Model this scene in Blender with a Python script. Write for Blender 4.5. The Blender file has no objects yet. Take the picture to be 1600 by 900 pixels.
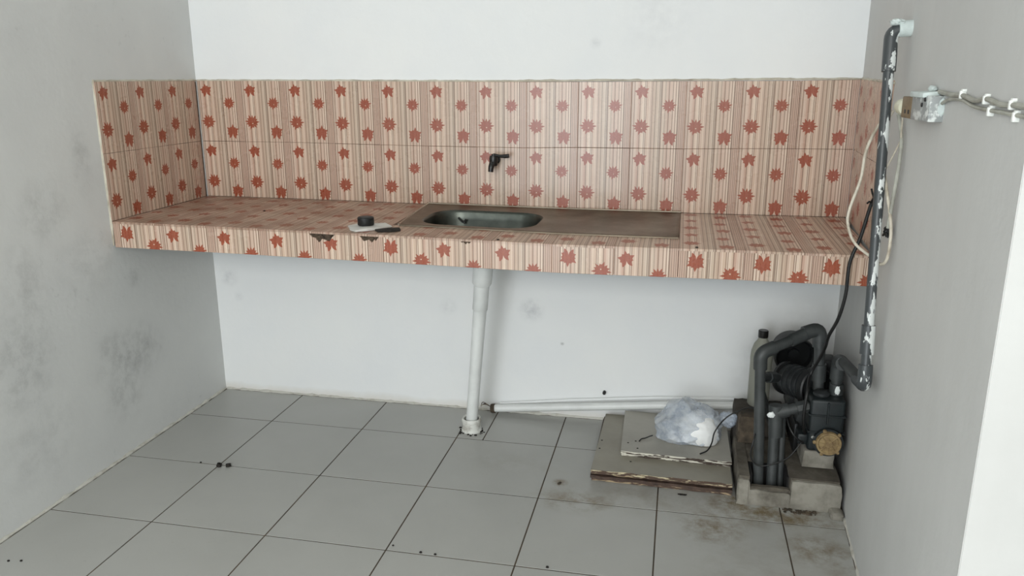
import bpy, bmesh, math, random
from mathutils import Vector, Matrix, noise
random.seed(7)
scene = bpy.context.scene
col = scene.collection

# ------------------------------------------------------------------ camera
CAM = Vector((2.0027, -3.1291, 1.3997))
PITCH, YAW, ROLL = -0.25845, 0.20499, -0.00125
def _cam():
    cp, sp, cy, sy, cr, sr = math.cos(PITCH), math.sin(PITCH), math.cos(YAW), math.sin(YAW), math.cos(ROLL), math.sin(ROLL)
    def un(v): return Vector((cy*v[0]-sy*v[1], sy*v[0]+cy*v[1], v[2]))
    fwd = un((0, cp, sp)); x0 = Vector((1, 0, 0)); u0 = Vector((0, -sp, cp))
    right = un(cr*x0+sr*u0); up = un(-sr*x0+cr*u0)
    m = Matrix((right, up, -fwd)).transposed().to_4x4()
    m.translation = CAM
    cd = bpy.data.cameras.new('camera'); cd.sensor_width = 36; cd.lens = 1250.32/1600*36; cd.clip_start = 0.02
    o = bpy.data.objects.new('camera', cd); o.matrix_world = m; col.objects.link(o); scene.camera = o
_cam()

# ------------------------------------------------------------------ world, lights, exposure
w = bpy.data.worlds.new('daylight'); scene.world = w; w.use_nodes = True
w.node_tree.nodes['Background'].inputs['Color'].default_value = (0.80, 0.90, 1.0, 1)
w.node_tree.nodes['Background'].inputs['Strength'].default_value = 1.3
def area(name, loc, direction, sx, sy, power, color):
    ld = bpy.data.lights.new(name, 'AREA'); ld.shape = 'RECTANGLE'; ld.size = sx; ld.size_y = sy
    ld.energy = power; ld.color = color
    o = bpy.data.objects.new(name, ld); o.location = loc
    o.rotation_euler = Vector(direction).to_track_quat('-Z', 'Y').to_euler(); col.objects.link(o)
    return o
area('doorway_daylight', (0.95, -5.45, 1.1), (0.05, 1, 0), 1.5, 2.1, 70, (0.90, 0.96, 1.0))
area('upper_fill_light', (1.75, -5.45, 2.3), (0, 1, -0.1), 2.4, 0.7, 62, (1.0, 0.98, 0.92))  # unseen fill, added and placed to balance the brightness of the walls
scene.view_settings.view_transform = 'Standard'; scene.view_settings.look = 'None'
scene.view_settings.gamma = 1; scene.view_settings.use_curve_mapping = False
scene.view_settings.exposure = 0.04
scene.cycles.max_bounces = 10; scene.cycles.diffuse_bounces = 6

# ------------------------------------------------------------------ helpers
def lin(c):
    return tuple(((v/255)/12.92 if v/255 <= .04045 else ((v/255+.055)/1.055)**2.4) for v in c)
def L4(c): return lin(c)+(1,)
class G:
    """small node-graph writer"""
    def __init__(s, name):
        s.m = bpy.data.materials.new(name); s.m.use_nodes = True; s.t = s.m.node_tree; s.n = s.t.nodes
        s.b = s.n['Principled BSDF']
    def set(s, sock, v):
        if hasattr(v, 'links') or isinstance(v, bpy.types.NodeSocket): s.t.links.new(v, sock)
        elif v is not None: sock.default_value = v
    def node(s, typ, ins=(), **kw):
        nd = s.n.new(typ)
        for k, v in kw.items(): setattr(nd, k, v)
        for i, v in (ins.items() if isinstance(ins, dict) else enumerate(ins)):
            if v is not None: s.set(nd.inputs[i], v)
        return nd
    def math(s, op, a, b=None, c=None, clamp=False):
        return s.node('ShaderNodeMath', (a, b, c), operation=op, use_clamp=clamp).outputs[0]
    def mix(s, f, a, b, blend='MIX'):
        nd = s.n.new('ShaderNodeMix'); nd.data_type = 'RGBA'; nd.blend_type = blend; nd.clamp_factor = True
        s.set(nd.inputs[0], f); s.set(nd.inputs[6], a); s.set(nd.inputs[7], b); return nd.outputs[2]
    def pos(s): return s.node('ShaderNodeNewGeometry').outputs['Position']
    def noise(s, scale, detail=3, rough=.55, vec=None):
        return s.node('ShaderNodeTexNoise', {'Vector': vec, 'Scale': scale, 'Detail': detail, 'Roughness': rough}).outputs['Fac']
    def ramp(s, f, lo, hi): return s.node('ShaderNodeMapRange', (f, lo, hi, 0.0, 1.0)).outputs[0]
    def bump(s, h, strength, dist=.002):
        s.t.links.new(s.node('ShaderNodeBump', {'Strength': strength, 'Distance': dist, 'Height': h}).outputs[0], s.b.inputs['Normal'])
    def blob(s, c, r, pos):
        """soft round mask at a place in the room"""
        d = s.node('ShaderNodeVectorMath', (pos, tuple(c)), operation='SUBTRACT').outputs[0]
        d = s.node('ShaderNodeVectorMath', (d, tuple(1/k for k in r)), operation='MULTIPLY').outputs[0]
        d = s.node('ShaderNodeVectorMath', (d,), operation='LENGTH').outputs['Value']
        return s.node('ShaderNodeMapRange', (d, 1.0, 0.0, 0.0, 1.0), interpolation_type='SMOOTHSTEP').outputs[0]
    def out(s, color=None, rough=.5, metal=0, spec=None):
        s.set(s.b.inputs['Base Color'], color); s.set(s.b.inputs['Roughness'], rough); s.set(s.b.inputs['Metallic'], metal)
        if spec is not None: s.b.inputs['Specular IOR Level'].default_value = spec
        return s.m

def simple(name, c, rough=.5, metal=0, c2=None, scale=20, bump=0, lo=.35, hi=.7, spec=None):
    g = G(name); p = g.pos()
    n = g.noise(scale, 4, .6, p)
    colr = g.mix(g.ramp(n, lo, hi), L4(c), L4(c2)) if c2 else L4(c)
    if bump: g.bump(n, bump)
    return g.out(colr, rough, metal, spec)

# ---- maple leaf tile
def leaf_curve(tips, notches):
    """radius round the leaf: pointed lobes with broad shoulders and narrow clefts (degrees clockwise from the tip)"""
    out = []; n = len(tips)
    for k in range(n):
        a, r = tips[k]; b = tips[(k+1) % n][0]+(360 if k == n-1 else 0); r2 = tips[(k+1) % n][1]; m = (a+b)/2; h = (b-a)/2; c = notches[k] if isinstance(notches, list) else notches
        out += [(a, r), (a+.22*h, r*.84), (a+.62*h, .5*(r*.78+c)), (m, c), (b-.62*h, .5*(r2*.78+c)), (b-.22*h, r2*.84)]
    return [(a/360, r) for a, r in out if 0 <= a < 360]+[(1.0, tips[0][1])]
LEAF_MAPLE = leaf_curve([(0,1.18),(30,.80),(58,1.16),(86,.82),(116,.92),(150,1.12),(210,1.12),(244,.92),(274,.82),(302,1.16),(330,.80)], [.60,.66,.66,.60,.66,.22,.66,.60,.66,.66,.60])
LEAF_STAR = leaf_curve([(0,1.12),(32,.80),(72,1.14),(106,.86),(146,1.14),(214,1.14),(254,.86),(288,1.14),(328,.80)], [.58,.58,.66,.62,.18,.62,.66,.58,.58])
LEAF_SPIKY = leaf_curve([(0,.98),(30,1.14),(58,.92),(84,1.16),(112,.90),(136,1.04),(164,.80),(194,1.08),(222,.90),(250,.98),(274,1.16),(302,.94),(330,1.14)], [.46,.58,.50,.56,.58,.50,.62,.48,.60,.56,.50,.60,.46])
STRIPES = [(0,(200,170,154)),(.035,(160,124,108)),(.05,(206,180,162)),(.075,(182,150,134)),(.095,(214,186,168)),(.125,(190,150,132)),(.155,(150,104,86)),(.165,(212,184,162)),
  (.215,(232,212,190)),(.235,(196,164,144)),(.275,(168,128,108)),(.285,(206,178,156)),(.325,(234,214,194)),(.345,(196,168,150)),(.385,(182,156,136)),(.42,(202,184,164)),(.435,(146,116,98)),
  (.445,(196,178,158)),(.50,(188,172,154)),(.565,(160,132,112)),(.58,(198,178,158)),(.615,(232,214,194)),(.635,(200,174,156)),(.675,(148,108,90)),(.69,(208,180,162)),
  (.77,(206,178,160)),(.825,(232,212,194)),(.845,(150,116,98)),(.86,(208,178,160)),(.905,(184,150,134)),(.93,(206,174,158)),(.965,(190,156,140))]
def soft(c, k=.50, mean=(190, 166, 148)): return tuple(a+(b-a)*k for a, b in zip(c, mean))
def leaf_tile(name, dirt=0.0, rough=.22):
    g = G(name)
    uv = g.node('ShaderNodeUVMap').outputs[0]
    sx = g.node('ShaderNodeSeparateXYZ', (uv,)); u, v = sx.outputs[0], sx.outputs[1]
    cr = g.n.new('ShaderNodeValToRGB'); cr.color_ramp.interpolation = 'CONSTANT'; el = cr.color_ramp.elements
    el[0].position = 0; el[0].color = L4(soft(STRIPES[0][1])); el[1].position = STRIPES[1][0]; el[1].color = L4(soft(STRIPES[1][1]))
    for p_, c_ in STRIPES[2:]:
        e = el.new(p_); e.color = L4(soft(c_))
    g.t.links.new(u, cr.inputs[0])
    # fine pen lines between the broad stripes
    cell = g.math('FLOOR', g.math('MULTIPLY', u, 74.0))
    wn = g.node('ShaderNodeTexWhiteNoise', {'W': cell}, noise_dimensions='1D').outputs['Value']
    base = g.mix(g.math('MULTIPLY', g.math('LESS_THAN', wn, .22), .66), cr.outputs[0], L4((112, 88, 72)))
    base = g.mix(g.math('MULTIPLY', g.math('GREATER_THAN', wn, .82), .6), base, L4((226, 208, 190)))
    def leaf(pts, u0, v0, size, rot, hole):
        du = g.math('MULTIPLY', g.math('SUBTRACT', u, u0), .2015/size)
        dv = g.math('MULTIPLY', g.math('SUBTRACT', v, v0), .25/size)
        th = g.math('DIVIDE', g.math('ADD', g.math('ARCTAN2', du, dv), rot), 2*math.pi)
        th = g.math('FRACT', g.math('ADD', th, 1.0))
        fc = g.n.new('ShaderNodeFloatCurve'); c = fc.mapping.curves[0]
        full = [(a_, r_**.72 if r_ > .35 else r_) for a_, r_ in pts]
        c.points[0].location = full[0]; c.points[1].location = full[-1]
        for q in full[1:-1]: c.points.new(*q)
        for q in c.points: q.handle_type = 'VECTOR'
        fc.mapping.update(); g.t.links.new(th, fc.inputs['Value'])
        r = g.math('SQRT', g.math('ADD', g.math('MULTIPLY', du, du), g.math('MULTIPLY', dv, dv)))
        m = g.math('LESS_THAN', r, fc.outputs[0])
        if hole:
            for ox_, oy_, rr_ in ((.06, -.18, .09),):
                hx = g.math('ADD', g.math('ABSOLUTE', g.math('SUBTRACT', du, ox_)), g.math('ABSOLUTE', g.math('SUBTRACT', dv, oy_)))
                m = g.math('MULTIPLY', m, g.math('GREATER_THAN', hx, rr_))
        return m
    ms = [leaf(LEAF_STAR, .195, .842, .0265, math.radians(10), False), leaf(LEAF_SPIKY, .70, .635, .0262, math.radians(4), True),
          leaf(LEAF_SPIKY, .195, .325, .0305, math.radians(-3), True), leaf(LEAF_MAPLE, .73, .160, .0295, math.radians(-4), False)]
    m = ms[0]
    for k in ms[1:]: m = g.math('MAXIMUM', m, k)
    p = g.pos()
    red = g.mix(g.ramp(g.noise(260, 2, .5, p), .3, .7), L4((154, 72, 44)), L4((134, 56, 34)))
    c = g.mix(g.math('MULTIPLY', m, .93), base, red)
    # age: a faint brown film, and heavier kitchen dirt where asked
    film = g.ramp(g.noise(7, 4, .6, p), .45, .8)
    c = g.mix(g.math('MULTIPLY', film, .14), c, L4((150, 112, 92)))
    rr = g.math('ADD', rough, g.math('MULTIPLY', g.noise(9, 4, .6, p), .12))
    if dirt:
        xx = g.node('ShaderNodeSeparateXYZ', (p,)).outputs[0]
        side = g.node('ShaderNodeMapRange', (xx, 0.6, 1.9, 1.0, .25)).outputs[0]
        gr = g.math('MULTIPLY', side, g.ramp(g.noise(5.5, 5, .65, p), .2, .62))
        c = g.mix(g.math('MULTIPLY', gr, dirt), c, L4((118, 80, 60)))
        rr = g.math('ADD', rr, g.math('MULTIPLY', gr, .12))
    g.bump(g.noise(14, 2, .5, p), .05, .004)
    return g.out(c, rr, 0, .5)

M = {}
M['tile_wall'] = leaf_tile('leaf_wall_tile')
M['tile_top'] = leaf_tile('leaf_counter_tile', .66, .24)
M['tile_edge'] = leaf_tile('leaf_edge_tile', 0, .20)
M['grout'] = simple('dark_grout', (70, 56, 48), .9, c2=(110, 92, 80), scale=40)
M['concrete_raw'] = simple('raw_mortar', (88, 74, 60), .95, c2=(52, 42, 34), scale=60, bump=.8)
M['underside'] = simple('painted_concrete', (205, 206, 202), .8)

def plaster(name, c, c2, kind):
    g = G(name); p = g.pos()
    n1 = g.noise(2.2, 4, .6, p)
    c_ = g.mix(g.ramp(n1, .35, .7), L4(c), L4(c2))
    if kind == 'left':
        mould = None
        n2 = g.noise(16, 5, .7, p); n3 = g.ramp(n2, .42, .68)
        for (y, z, ry, rz, s) in [(-.60, .37, .20, .13, 1.0), (-.69, .42, .10, .09, .8), (-.50, .39, .07, .07, .9), (-.66, .26, .12, .15, .75), (-1.10, .52, .16, .20, .8), (-1.04, .74, .10, .2, .55),
                               (-.72, 1.12, .05, .14, .7), (-.92, .98, .12, .12, .6), (-1.2, 1.1, .12, .25, .5), (-.53, .66, .04, .04, .7), (-1.08, .25, .2, .2, .4), (-.75, .78, .18, .12, .45)]:
            b = g.math('MULTIPLY', g.blob((0, y, z), (.2, ry*1.3, rz*1.3), p), s)
            mould = b if mould is None else g.math('MAXIMUM', mould, b)
        spots = g.math('MULTIPLY', g.ramp(g.noise(34, 3, .6, p), .62, .72), .25)
        mk = g.math('MULTIPLY', mould, g.math('ADD', g.math('MULTIPLY', n3, .42), .10))
        c_ = g.mix(mk, c_, L4((104, 106, 106)))
        c_ = g.mix(g.math('MULTIPLY', spots, g.ramp(n1, .5, .7)), c_, L4((130, 132, 130)))
    if kind == 'back':
        sm = None
        for (x, z, r, s) in [(1.433, .463, .07, .5), (1.075, .456, .05, .25), (.06, .54, .06, .4), (1.672, 1.52, .03, .35), (1.90, 1.6, .2, .12), (.1, .45, .03, .3)]:
            b = g.math('MULTIPLY', g.blob((x, 0, z), (r, .3, r), p), s); sm = b if sm is None else g.math('MAXIMUM', sm, b)
        c_ = g.mix(g.math('MULTIPLY', sm, g.ramp(g.noise(30, 4, .6, p), .3, .7)), c_, L4((150, 152, 158)))
        d = g.blob((1.564, 0, .324), (.012, .3, .010), p); c_ = g.mix(g.math('MULTIPLY', d, .5), c_, L4((120, 122, 120)))
        # darker patch where the pump stands and a cream splash line over the floor
        dark_patch = g.math('MULTIPLY', g.blob((2.5, 0, .25), (.36, .4, .42), p), g.ramp(g.noise(6, 4, .6, p), .1, .7))
        c_ = g.mix(g.math('MULTIPLY', dark_patch, .75), c_, L4((120, 116, 108)))
        zz = g.node('ShaderNodeSeparateXYZ', (p,)).outputs[2]
        low = g.node('ShaderNodeMapRange', (g.math('ADD', zz, g.math('MULTIPLY', g.noise(9, 3, .6, p), .04)), .06, .02, 0, 1)).outputs[0]
        c_ = g.mix(g.math('MULTIPLY', low, .45), c_, L4((190, 178, 160)))
    if kind == 'right':
        pv = g.node('ShaderNodeMapping', {'Vector': p, 'Scale': (1, 1, .12)}).outputs[0]
        st = g.ramp(g.noise(18, 3, .6, pv), .3, .8); c_ = g.mix(g.math('MULTIPLY', st, .07), c_, L4((160, 158, 152)))
        dark_patch = g.math('MULTIPLY', g.blob((2.6, -.40, .2), (.3, .35, .4), p), g.ramp(g.noise(6, 4, .6, p), .1, .6))  # darker patch low in the corner beside the pump
        c_ = g.mix(g.math('MULTIPLY', dark_patch, .8), c_, L4((84, 80, 74)))
    h = g.math('ADD', g.math('MULTIPLY', g.noise(5, 3, .5, p), .8), g.math('MULTIPLY', g.noise(60, 3, .5, p), .12))
    g.bump(h, .35, .012)
    return g.out(c_, .75, 0, .3)
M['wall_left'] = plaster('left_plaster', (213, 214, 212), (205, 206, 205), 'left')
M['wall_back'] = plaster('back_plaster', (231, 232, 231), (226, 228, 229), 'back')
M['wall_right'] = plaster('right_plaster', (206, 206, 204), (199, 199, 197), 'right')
M['wall_plain'] = plaster('plain_plaster', (224, 224, 221), (219, 219, 217), 'plain')
M['ridge'] = simple('dirty_plaster_edge', (200, 194, 178), .9, c2=(150, 140, 124), scale=14, bump=.3, lo=.42, hi=.75)
M['skirt'] = simple('ragged_plaster_foot', (196, 194, 186), .9, c2=(160, 154, 142), scale=26, bump=.6, lo=.5, hi=.8)

def floor_mat():
    g = G('white_floor_tile'); p = g.pos()
    c = g.mix(g.ramp(g.noise(1.7, 4, .6, p), .3, .7), L4((176, 176, 172)), L4((167, 167, 163)))
    stain = None
    for (x, y, rx, ry, s) in [(2.17, -.75, .12, .14, 1.0), (2.32, -.62, .22, .11, 1.3), (2.25, -.58, .08, .07, 1.8), (2.45, -.66, .16, .05, 1.2), (2.49, -.84, .13, .10, .9), (2.46, -.80, .08, .07, .9), (1.72, -.68, .16, .08, .9),
                           (1.645, -.57, .03, .03, 1.2), (2.45, -.62, .2, .06, .8), (1.95, -.62, .35, .12, .35), (2.55, -.95, .1, .35, .5), (1.45, -.45, .25, .1, .18), (2.3, -1.0, .25, .25, .22)]:
        b = g.math('MULTIPLY', g.blob((x, y, 0), (rx*1.4, ry*1.4, 1), p), s); stain = b if stain is None else g.math('MAXIMUM', stain, b)
    n = g.ramp(g.noise(13, 5, .7, p), .40, .64)
    c = g.mix(g.math('MULTIPLY', g.math('MULTIPLY', stain, n), 1.0, clamp=True), c, L4((116, 101, 74)))
    fine = g.math('MULTIPLY', g.ramp(g.noise(45, 4, .7, p), .64, .74), .25)
    c = g.mix(fine, c, L4((140, 136, 126)))
    g.bump(g.noise(8, 2, .5, p), .04, .004)
    return g.out(c, g.math('ADD', .26, g.math('MULTIPLY', g.noise(6, 4, .6, p), .2)), 0, .45)
M['floor_tile'] = floor_mat()
M['floor_joint'] = simple('dirty_floor_joint', (62, 56, 48), .95, c2=(92, 78, 62), scale=12)

def steel():
    g = G('worn_stainless_steel'); p = g.pos()
    n = g.noise(5, 5, .65, p)
    pv = g.node('ShaderNodeMapping', {'Vector': p, 'Scale': (2, 40, 40)}).outputs[0]
    c = g.mix(g.ramp(n, .35, .7), L4((126, 116, 102)), L4((96, 86, 74)))
    g.bump(g.noise(20, 3, .5, pv), .06, .002)
    return g.out(c, g.math('ADD', .30, g.math('MULTIPLY', n, .22)), .9)
M['steel'] = steel()
M['steel_bowl'] = simple('bowl_steel_dark_reflection', (92, 96, 90), .34, .85, c2=(60, 64, 60), scale=9)  # darker copy of the steel, the bowl's dark reflection put into its colour
M['steel_rim'] = simple('rim_highlight_steel', (176, 166, 152), .25, .9, c2=(140, 130, 116), scale=7)  # paler steel, the highlight along the rim put into its colour
M['white_pvc'] = simple('white_plastic_pipe', (224, 226, 224), .4, c2=(208, 210, 208), scale=8)
M['pvc_grime'] = simple('grimy_white_plastic', (214, 214, 208), .5, c2=(150, 144, 134), scale=30, lo=.45, hi=.75)
def painted_pipe():
    g = G('dark_pipe_with_white_paint_flecks'); p = g.pos()
    pv = g.node('ShaderNodeMapping', {'Vector': p, 'Scale': (1, 1, .3)}).outputs[0]
    n = g.noise(42, 4, .6, pv)
    nrm = g.node('ShaderNodeSeparateXYZ', (g.node('ShaderNodeNewGeometry').outputs['Normal'],)).outputs
    side = g.math('ADD', g.math('MULTIPLY', nrm[1], -.12), g.math('MULTIPLY', nrm[0], .07))
    m = g.ramp(g.math('ADD', n, side), .63, .65)
    return g.out(g.mix(m, L4((66, 70, 72)), L4((214, 218, 216))), .38)
M['painted_pipe'] = painted_pipe()
M['grey_pvc'] = simple('dusty_grey_pipe', (66, 69, 69), .5, c2=(44, 47, 47), scale=14)
M['white_tape'] = simple('white_thread_tape', (226, 230, 228), .5)
M['white_paint'] = simple('white_paint_blob', (214, 224, 222), .6, c2=(190, 200, 198), scale=30)
M['pump_dark'] = simple('dark_green_cast_iron', (25, 33, 35), .5, c2=(16, 21, 23), scale=25, bump=.2)
M['pump_black'] = simple('black_motor_plastic', (12, 13, 14), .45, c2=(24, 26, 27), scale=20)
M['pump_grey'] = simple('dusty_motor_metal', (50, 53, 54), .5, c2=(30, 32, 33), scale=18)
M['pump_tan'] = simple('rusty_tan_cover', (152, 131, 92), .7, c2=(106, 84, 56), scale=50, bump=.4)
M['chrome'] = simple('zinc_bolt', (190, 190, 186), .3, .9)
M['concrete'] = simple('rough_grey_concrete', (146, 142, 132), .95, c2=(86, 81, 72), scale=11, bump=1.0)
M['concrete_top'] = simple('darker_concrete', (104, 98, 88), .95, c2=(62, 56, 48), scale=12, bump=1.0)  # darker tone for the body of the block
M['concrete_dark'] = simple('dark_concrete', (78, 72, 64), .95, c2=(52, 46, 40), scale=14, bump=1.0)  # darkest of the concrete tones, for the rear ledge
M['brick'] = simple('dirty_brown_brick', (92, 80, 66), .95, c2=(52, 46, 38), scale=30, bump=.8)
M['black'] = simple('black_rubber', (18, 18, 18), .5)
M['black_soft'] = simple('black_plastic', (26, 25, 24), .35)
M['cable_white'] = simple('yellowed_cable', (206, 198, 182), .5, c2=(150, 138, 120), scale=24, lo=.45, hi=.7)
M['cable_grey'] = simple('painted_over_cable', (176, 176, 166), .6, c2=(140, 138, 128), scale=20)
M['clip'] = simple('white_cable_clip', (232, 234, 230), .45)
M['socket_wood'] = simple('brown_socket_body', (136, 118, 92), .6, c2=(108, 90, 66), scale=30)
M['socket_cream'] = simple('cream_plug', (208, 206, 184), .5)
M['socket_grey'] = simple('paint_spattered_box', (150, 154, 154), .5, c2=(214, 218, 216), scale=34, lo=.5, hi=.58)
M['board_top'] = simple('grey_beige_laminate', (150, 145, 132), .42, c2=(134, 129, 116), scale=5)
M['board_top2'] = simple('pale_grey_laminate', (166, 162, 152), .4, c2=(150, 146, 136), scale=5)
M['board_brown'] = simple('dark_brown_board_edge', (82, 64, 54), .7, c2=(52, 40, 33), scale=40)
def peel(name, cream, brown, lo):
    g = G(name); pv = g.node('ShaderNodeMapping', {'Vector': g.pos(), 'Scale': (.16, 1, 1.6)}).outputs[0]
    n = g.noise(95, 4, .6, pv); return g.out(g.mix(g.ramp(n, lo, lo+.05), L4(cream), L4(brown)), .7)
M['board_peel'] = peel('peeling_cream_board_edge', (196, 184, 152), (80, 62, 51), .42)
M['board_peel_light'] = peel('chipped_white_board_edge', (206, 202, 188), (62, 50, 42), .47)
M['board_mid'] = peel('brown_board_edge_with_cream_chips', (170, 150, 120), (80, 62, 52), .40)
M['pit'] = simple('pit_shade_black', (14, 13, 12), .8)  # near black, stands in for the shade of a deeper hole
M['dirt'] = simple('black_dirt', (34, 30, 26), .9)
M['paper'] = simple('crumpled_white_paper', (206, 204, 198), .8)
def bottle_mat():
    g = G('cloudy_plastic_bottle'); m = g.out(L4((176, 176, 164)), .35)
    g.b.inputs['Transmission Weight'].default_value = .45; g.b.inputs['IOR'].default_value = 1.2; return m
M['bottle'] = bottle_mat()
def film_mat():
    g = G('thin_white_plastic_film'); p = g.pos()
    n = g.noise(22, 4, .6, p)
    m = g.out(g.mix(g.ramp(n, .3, .7), L4((184, 200, 222)), L4((220, 224, 228))), .28)
    g.set(g.b.inputs['Alpha'], g.node('ShaderNodeMapRange', (n, .35, .65, .28, .58)).outputs[0])
    return m
M['film'] = film_mat()
M['bag_white'] = simple('white_plastic_wrap', (238, 239, 238), .45)

# ---- mesh helpers
def link(name, bm, m, parent=None, smooth=False, recalc=True):
    if recalc: bmesh.ops.recalc_face_normals(bm, faces=bm.faces)
    me = bpy.data.meshes.new(name); bm.to_mesh(me); bm.free()
    if smooth:
        for f in me.polygons: f.use_smooth = True
        try: me.set_sharp_from_angle(angle=math.radians(38))
        except Exception: pass
    mm = m if isinstance(m, (list, tuple)) else [m]
    for k in mm: me.materials.append(M[k])
    o = bpy.data.objects.new(name, me); col.objects.link(o)
    if parent: o.parent = parent; o.matrix_parent_inverse = parent.matrix_world.inverted()
    return o
def tag(o, label=None, cat=None, group=None, kind=None):
    if label: o['label'] = label
    if cat: o['category'] = cat
    if group: o['group'] = group
    if kind: o['kind'] = kind
    return o
def thing(name, loc, label, cat, group=None):
    o = bpy.data.objects.new(name, None); o.empty_display_size = .05; o.location = loc
    o.matrix_world = Matrix.Translation(Vector(loc)); col.objects.link(o)
    return tag(o, label, cat, group)
def add_box(bm, lo, hi, bevel=0, rot=None, seg=2, jitter=0):
    lo, hi = Vector(lo), Vector(hi); c = (lo+hi)/2; s = hi-lo
    r = bmesh.ops.create_cube(bm, size=1.0)['verts']
    for v in r: v.co = Vector((v.co.x*s.x, v.co.y*s.y, v.co.z*s.z))
    if jitter:
        for v in r: v.co += Vector([random.uniform(-jitter, jitter) for _ in range(3)])
    if bevel:
        es = list({e for v in r for e in v.link_edges})
        rr = bmesh.ops.bevel(bm, geom=es, offset=bevel, segments=seg, profile=.5, affect='EDGES')
        r = list({v for f in rr['faces'] for v in f.verts}|{v for v in r if v.is_valid})
    for v in r: v.co = (rot @ v.co if rot else v.co)+c
    return r
def catmull(pts, n=8):
    pts = [Vector(p) for p in pts]; P = [2*pts[0]-pts[1]]+pts+[2*pts[-1]-pts[-2]]; out = []
    for i in range(1, len(P)-2):
        for k in range(n):
            t = k/n; a, b, c, d = P[i-1], P[i], P[i+1], P[i+2]
            out.append(.5*((2*b)+(c-a)*t+(2*a-5*b+4*c-d)*t*t+(3*b-a-3*c+d)*t**3))
    return out+[pts[-1]]
def add_tube(bm, pts, r, sides=12, caps=True, smooth=0):
    pts = catmull(pts, smooth) if smooth else [Vector(p) for p in pts]
    n = len(pts); rs = [r]*n if not isinstance(r, (list, tuple)) else ([r[0]+(r[-1]-r[0])*i/(n-1) for i in range(n)] if len(r) != n else r)
    t0 = (pts[1]-pts[0]).normalized(); up = Vector((0, 0, 1)) if abs(t0.z) < .9 else Vector((1, 0, 0))
    nx = t0.cross(up).normalized(); rings = []
    for i, p in enumerate(pts):
        t = ((pts[min(i+1, n-1)]-p).normalized()+(p-pts[max(i-1, 0)]).normalized()).normalized() if 0 < i < n-1 else ((pts[1]-pts[0]) if i == 0 else (pts[-1]-pts[-2])).normalized()
        nx = (nx-t*nx.dot(t)).normalized(); ny = t.cross(nx)
        rings.append([bm.verts.new(p+rs[i]*(math.cos(a)*nx+math.sin(a)*ny)) for a in (2*math.pi*k/sides for k in range(sides))])
    for a, b in zip(rings, rings[1:]):
        for k in range(sides): bm.faces.new((a[k], a[(k+1) % sides], b[(k+1) % sides], b[k]))
    if caps: bm.faces.new(rings[0]); bm.faces.new(list(reversed(rings[-1])))
def bend(a, c, b, rad=.03, n=6):
    """points of a pipe a -> corner c -> b with a rounded bend"""
    a, b, c = Vector(a), Vector(b), Vector(c); p = c+(a-c).normalized()*rad; q = c+(b-c).normalized()*rad
    return [a]+[((1-t)**2*p+2*(1-t)*t*c+t*t*q) for t in (i/n for i in range(n+1))]+[b]
def add_lathe(bm, prof, origin, axis=(0, 0, 1), sides=24):
    axis = Vector(axis).normalized(); q = Vector((0, 0, 1)).rotation_difference(axis); o = Vector(origin); rings = []
    for r, h in prof:
        if r < 1e-6: rings.append([bm.verts.new(o+q @ Vector((0, 0, h)))]); continue
        rings.append([bm.verts.new(o+q @ Vector((r*math.cos(a), r*math.sin(a), h))) for a in (2*math.pi*k/sides for k in range(sides))])
    for a, b in zip(rings, rings[1:]):
        for k in range(sides):
            k2 = (k+1) % sides
            if len(a) == 1 and len(b) == 1: continue
            if len(a) == 1: bm.faces.new((a[0], b[k], b[k2]))
            elif len(b) == 1: bm.faces.new((a[k], a[k2], b[0]))
            else: bm.faces.new((a[k], a[k2], b[k2], b[k]))
def one(name, m, parent, fn, *a, smooth=True, **k):
    bm = bmesh.new(); fn(bm, *a, **k); return link(name, bm, m, parent, smooth)
def lerp_tab(tab, x):
    if x <= tab[0][0]: return tab[0][1]
    for (a, b), (c, d) in zip(tab, tab[1:]):
        if x <= c: return b+(d-b)*(x-a)/(c-a)
    return tab[-1][1]

# ------------------------------------------------------------------ sizes of the room
TW, TH = .2015, .25                     # wall tile
W, SK = 13*TW, -.0551                   # back wall width; the right wall closes in towards the front
ZC, ZM, ZT, D = .8941, 1.1338, 1.3830, .617
def xr(y): return W+SK*(-y)
def z_back(x): return lerp_tab([(0, .899), (.5, .898), (1.0, .893), (1.6, .889), (2.2, .890), (2.62, .893)], x)
def z_front(x): return lerp_tab([(0, .893), (.5, .889), (1.2, .8815), (1.6, .8755), (1.9, .877), (2.2, .880), (2.62, .879)], x)
def ztop(x, y):
    t = min(max(-y/D, 0), 1); return z_back(x)*(1-t)+z_front(x)*t
def z_mid(x): return ZM+lerp_tab([(0, .001), (.4, .001), (.8, -.003), (1.0, -.005), (1.4, -.006), (1.6, -.001), (2.0, 0), (2.2, .004), (2.4, .007), (2.62, .008)], x)
def z_cap(x): return ZT+lerp_tab([(0, .001), (.6, 0), (1.2, -.003), (1.6, -.003), (2.0, -.001), (2.4, .001), (2.62, .005)], x)

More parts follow.
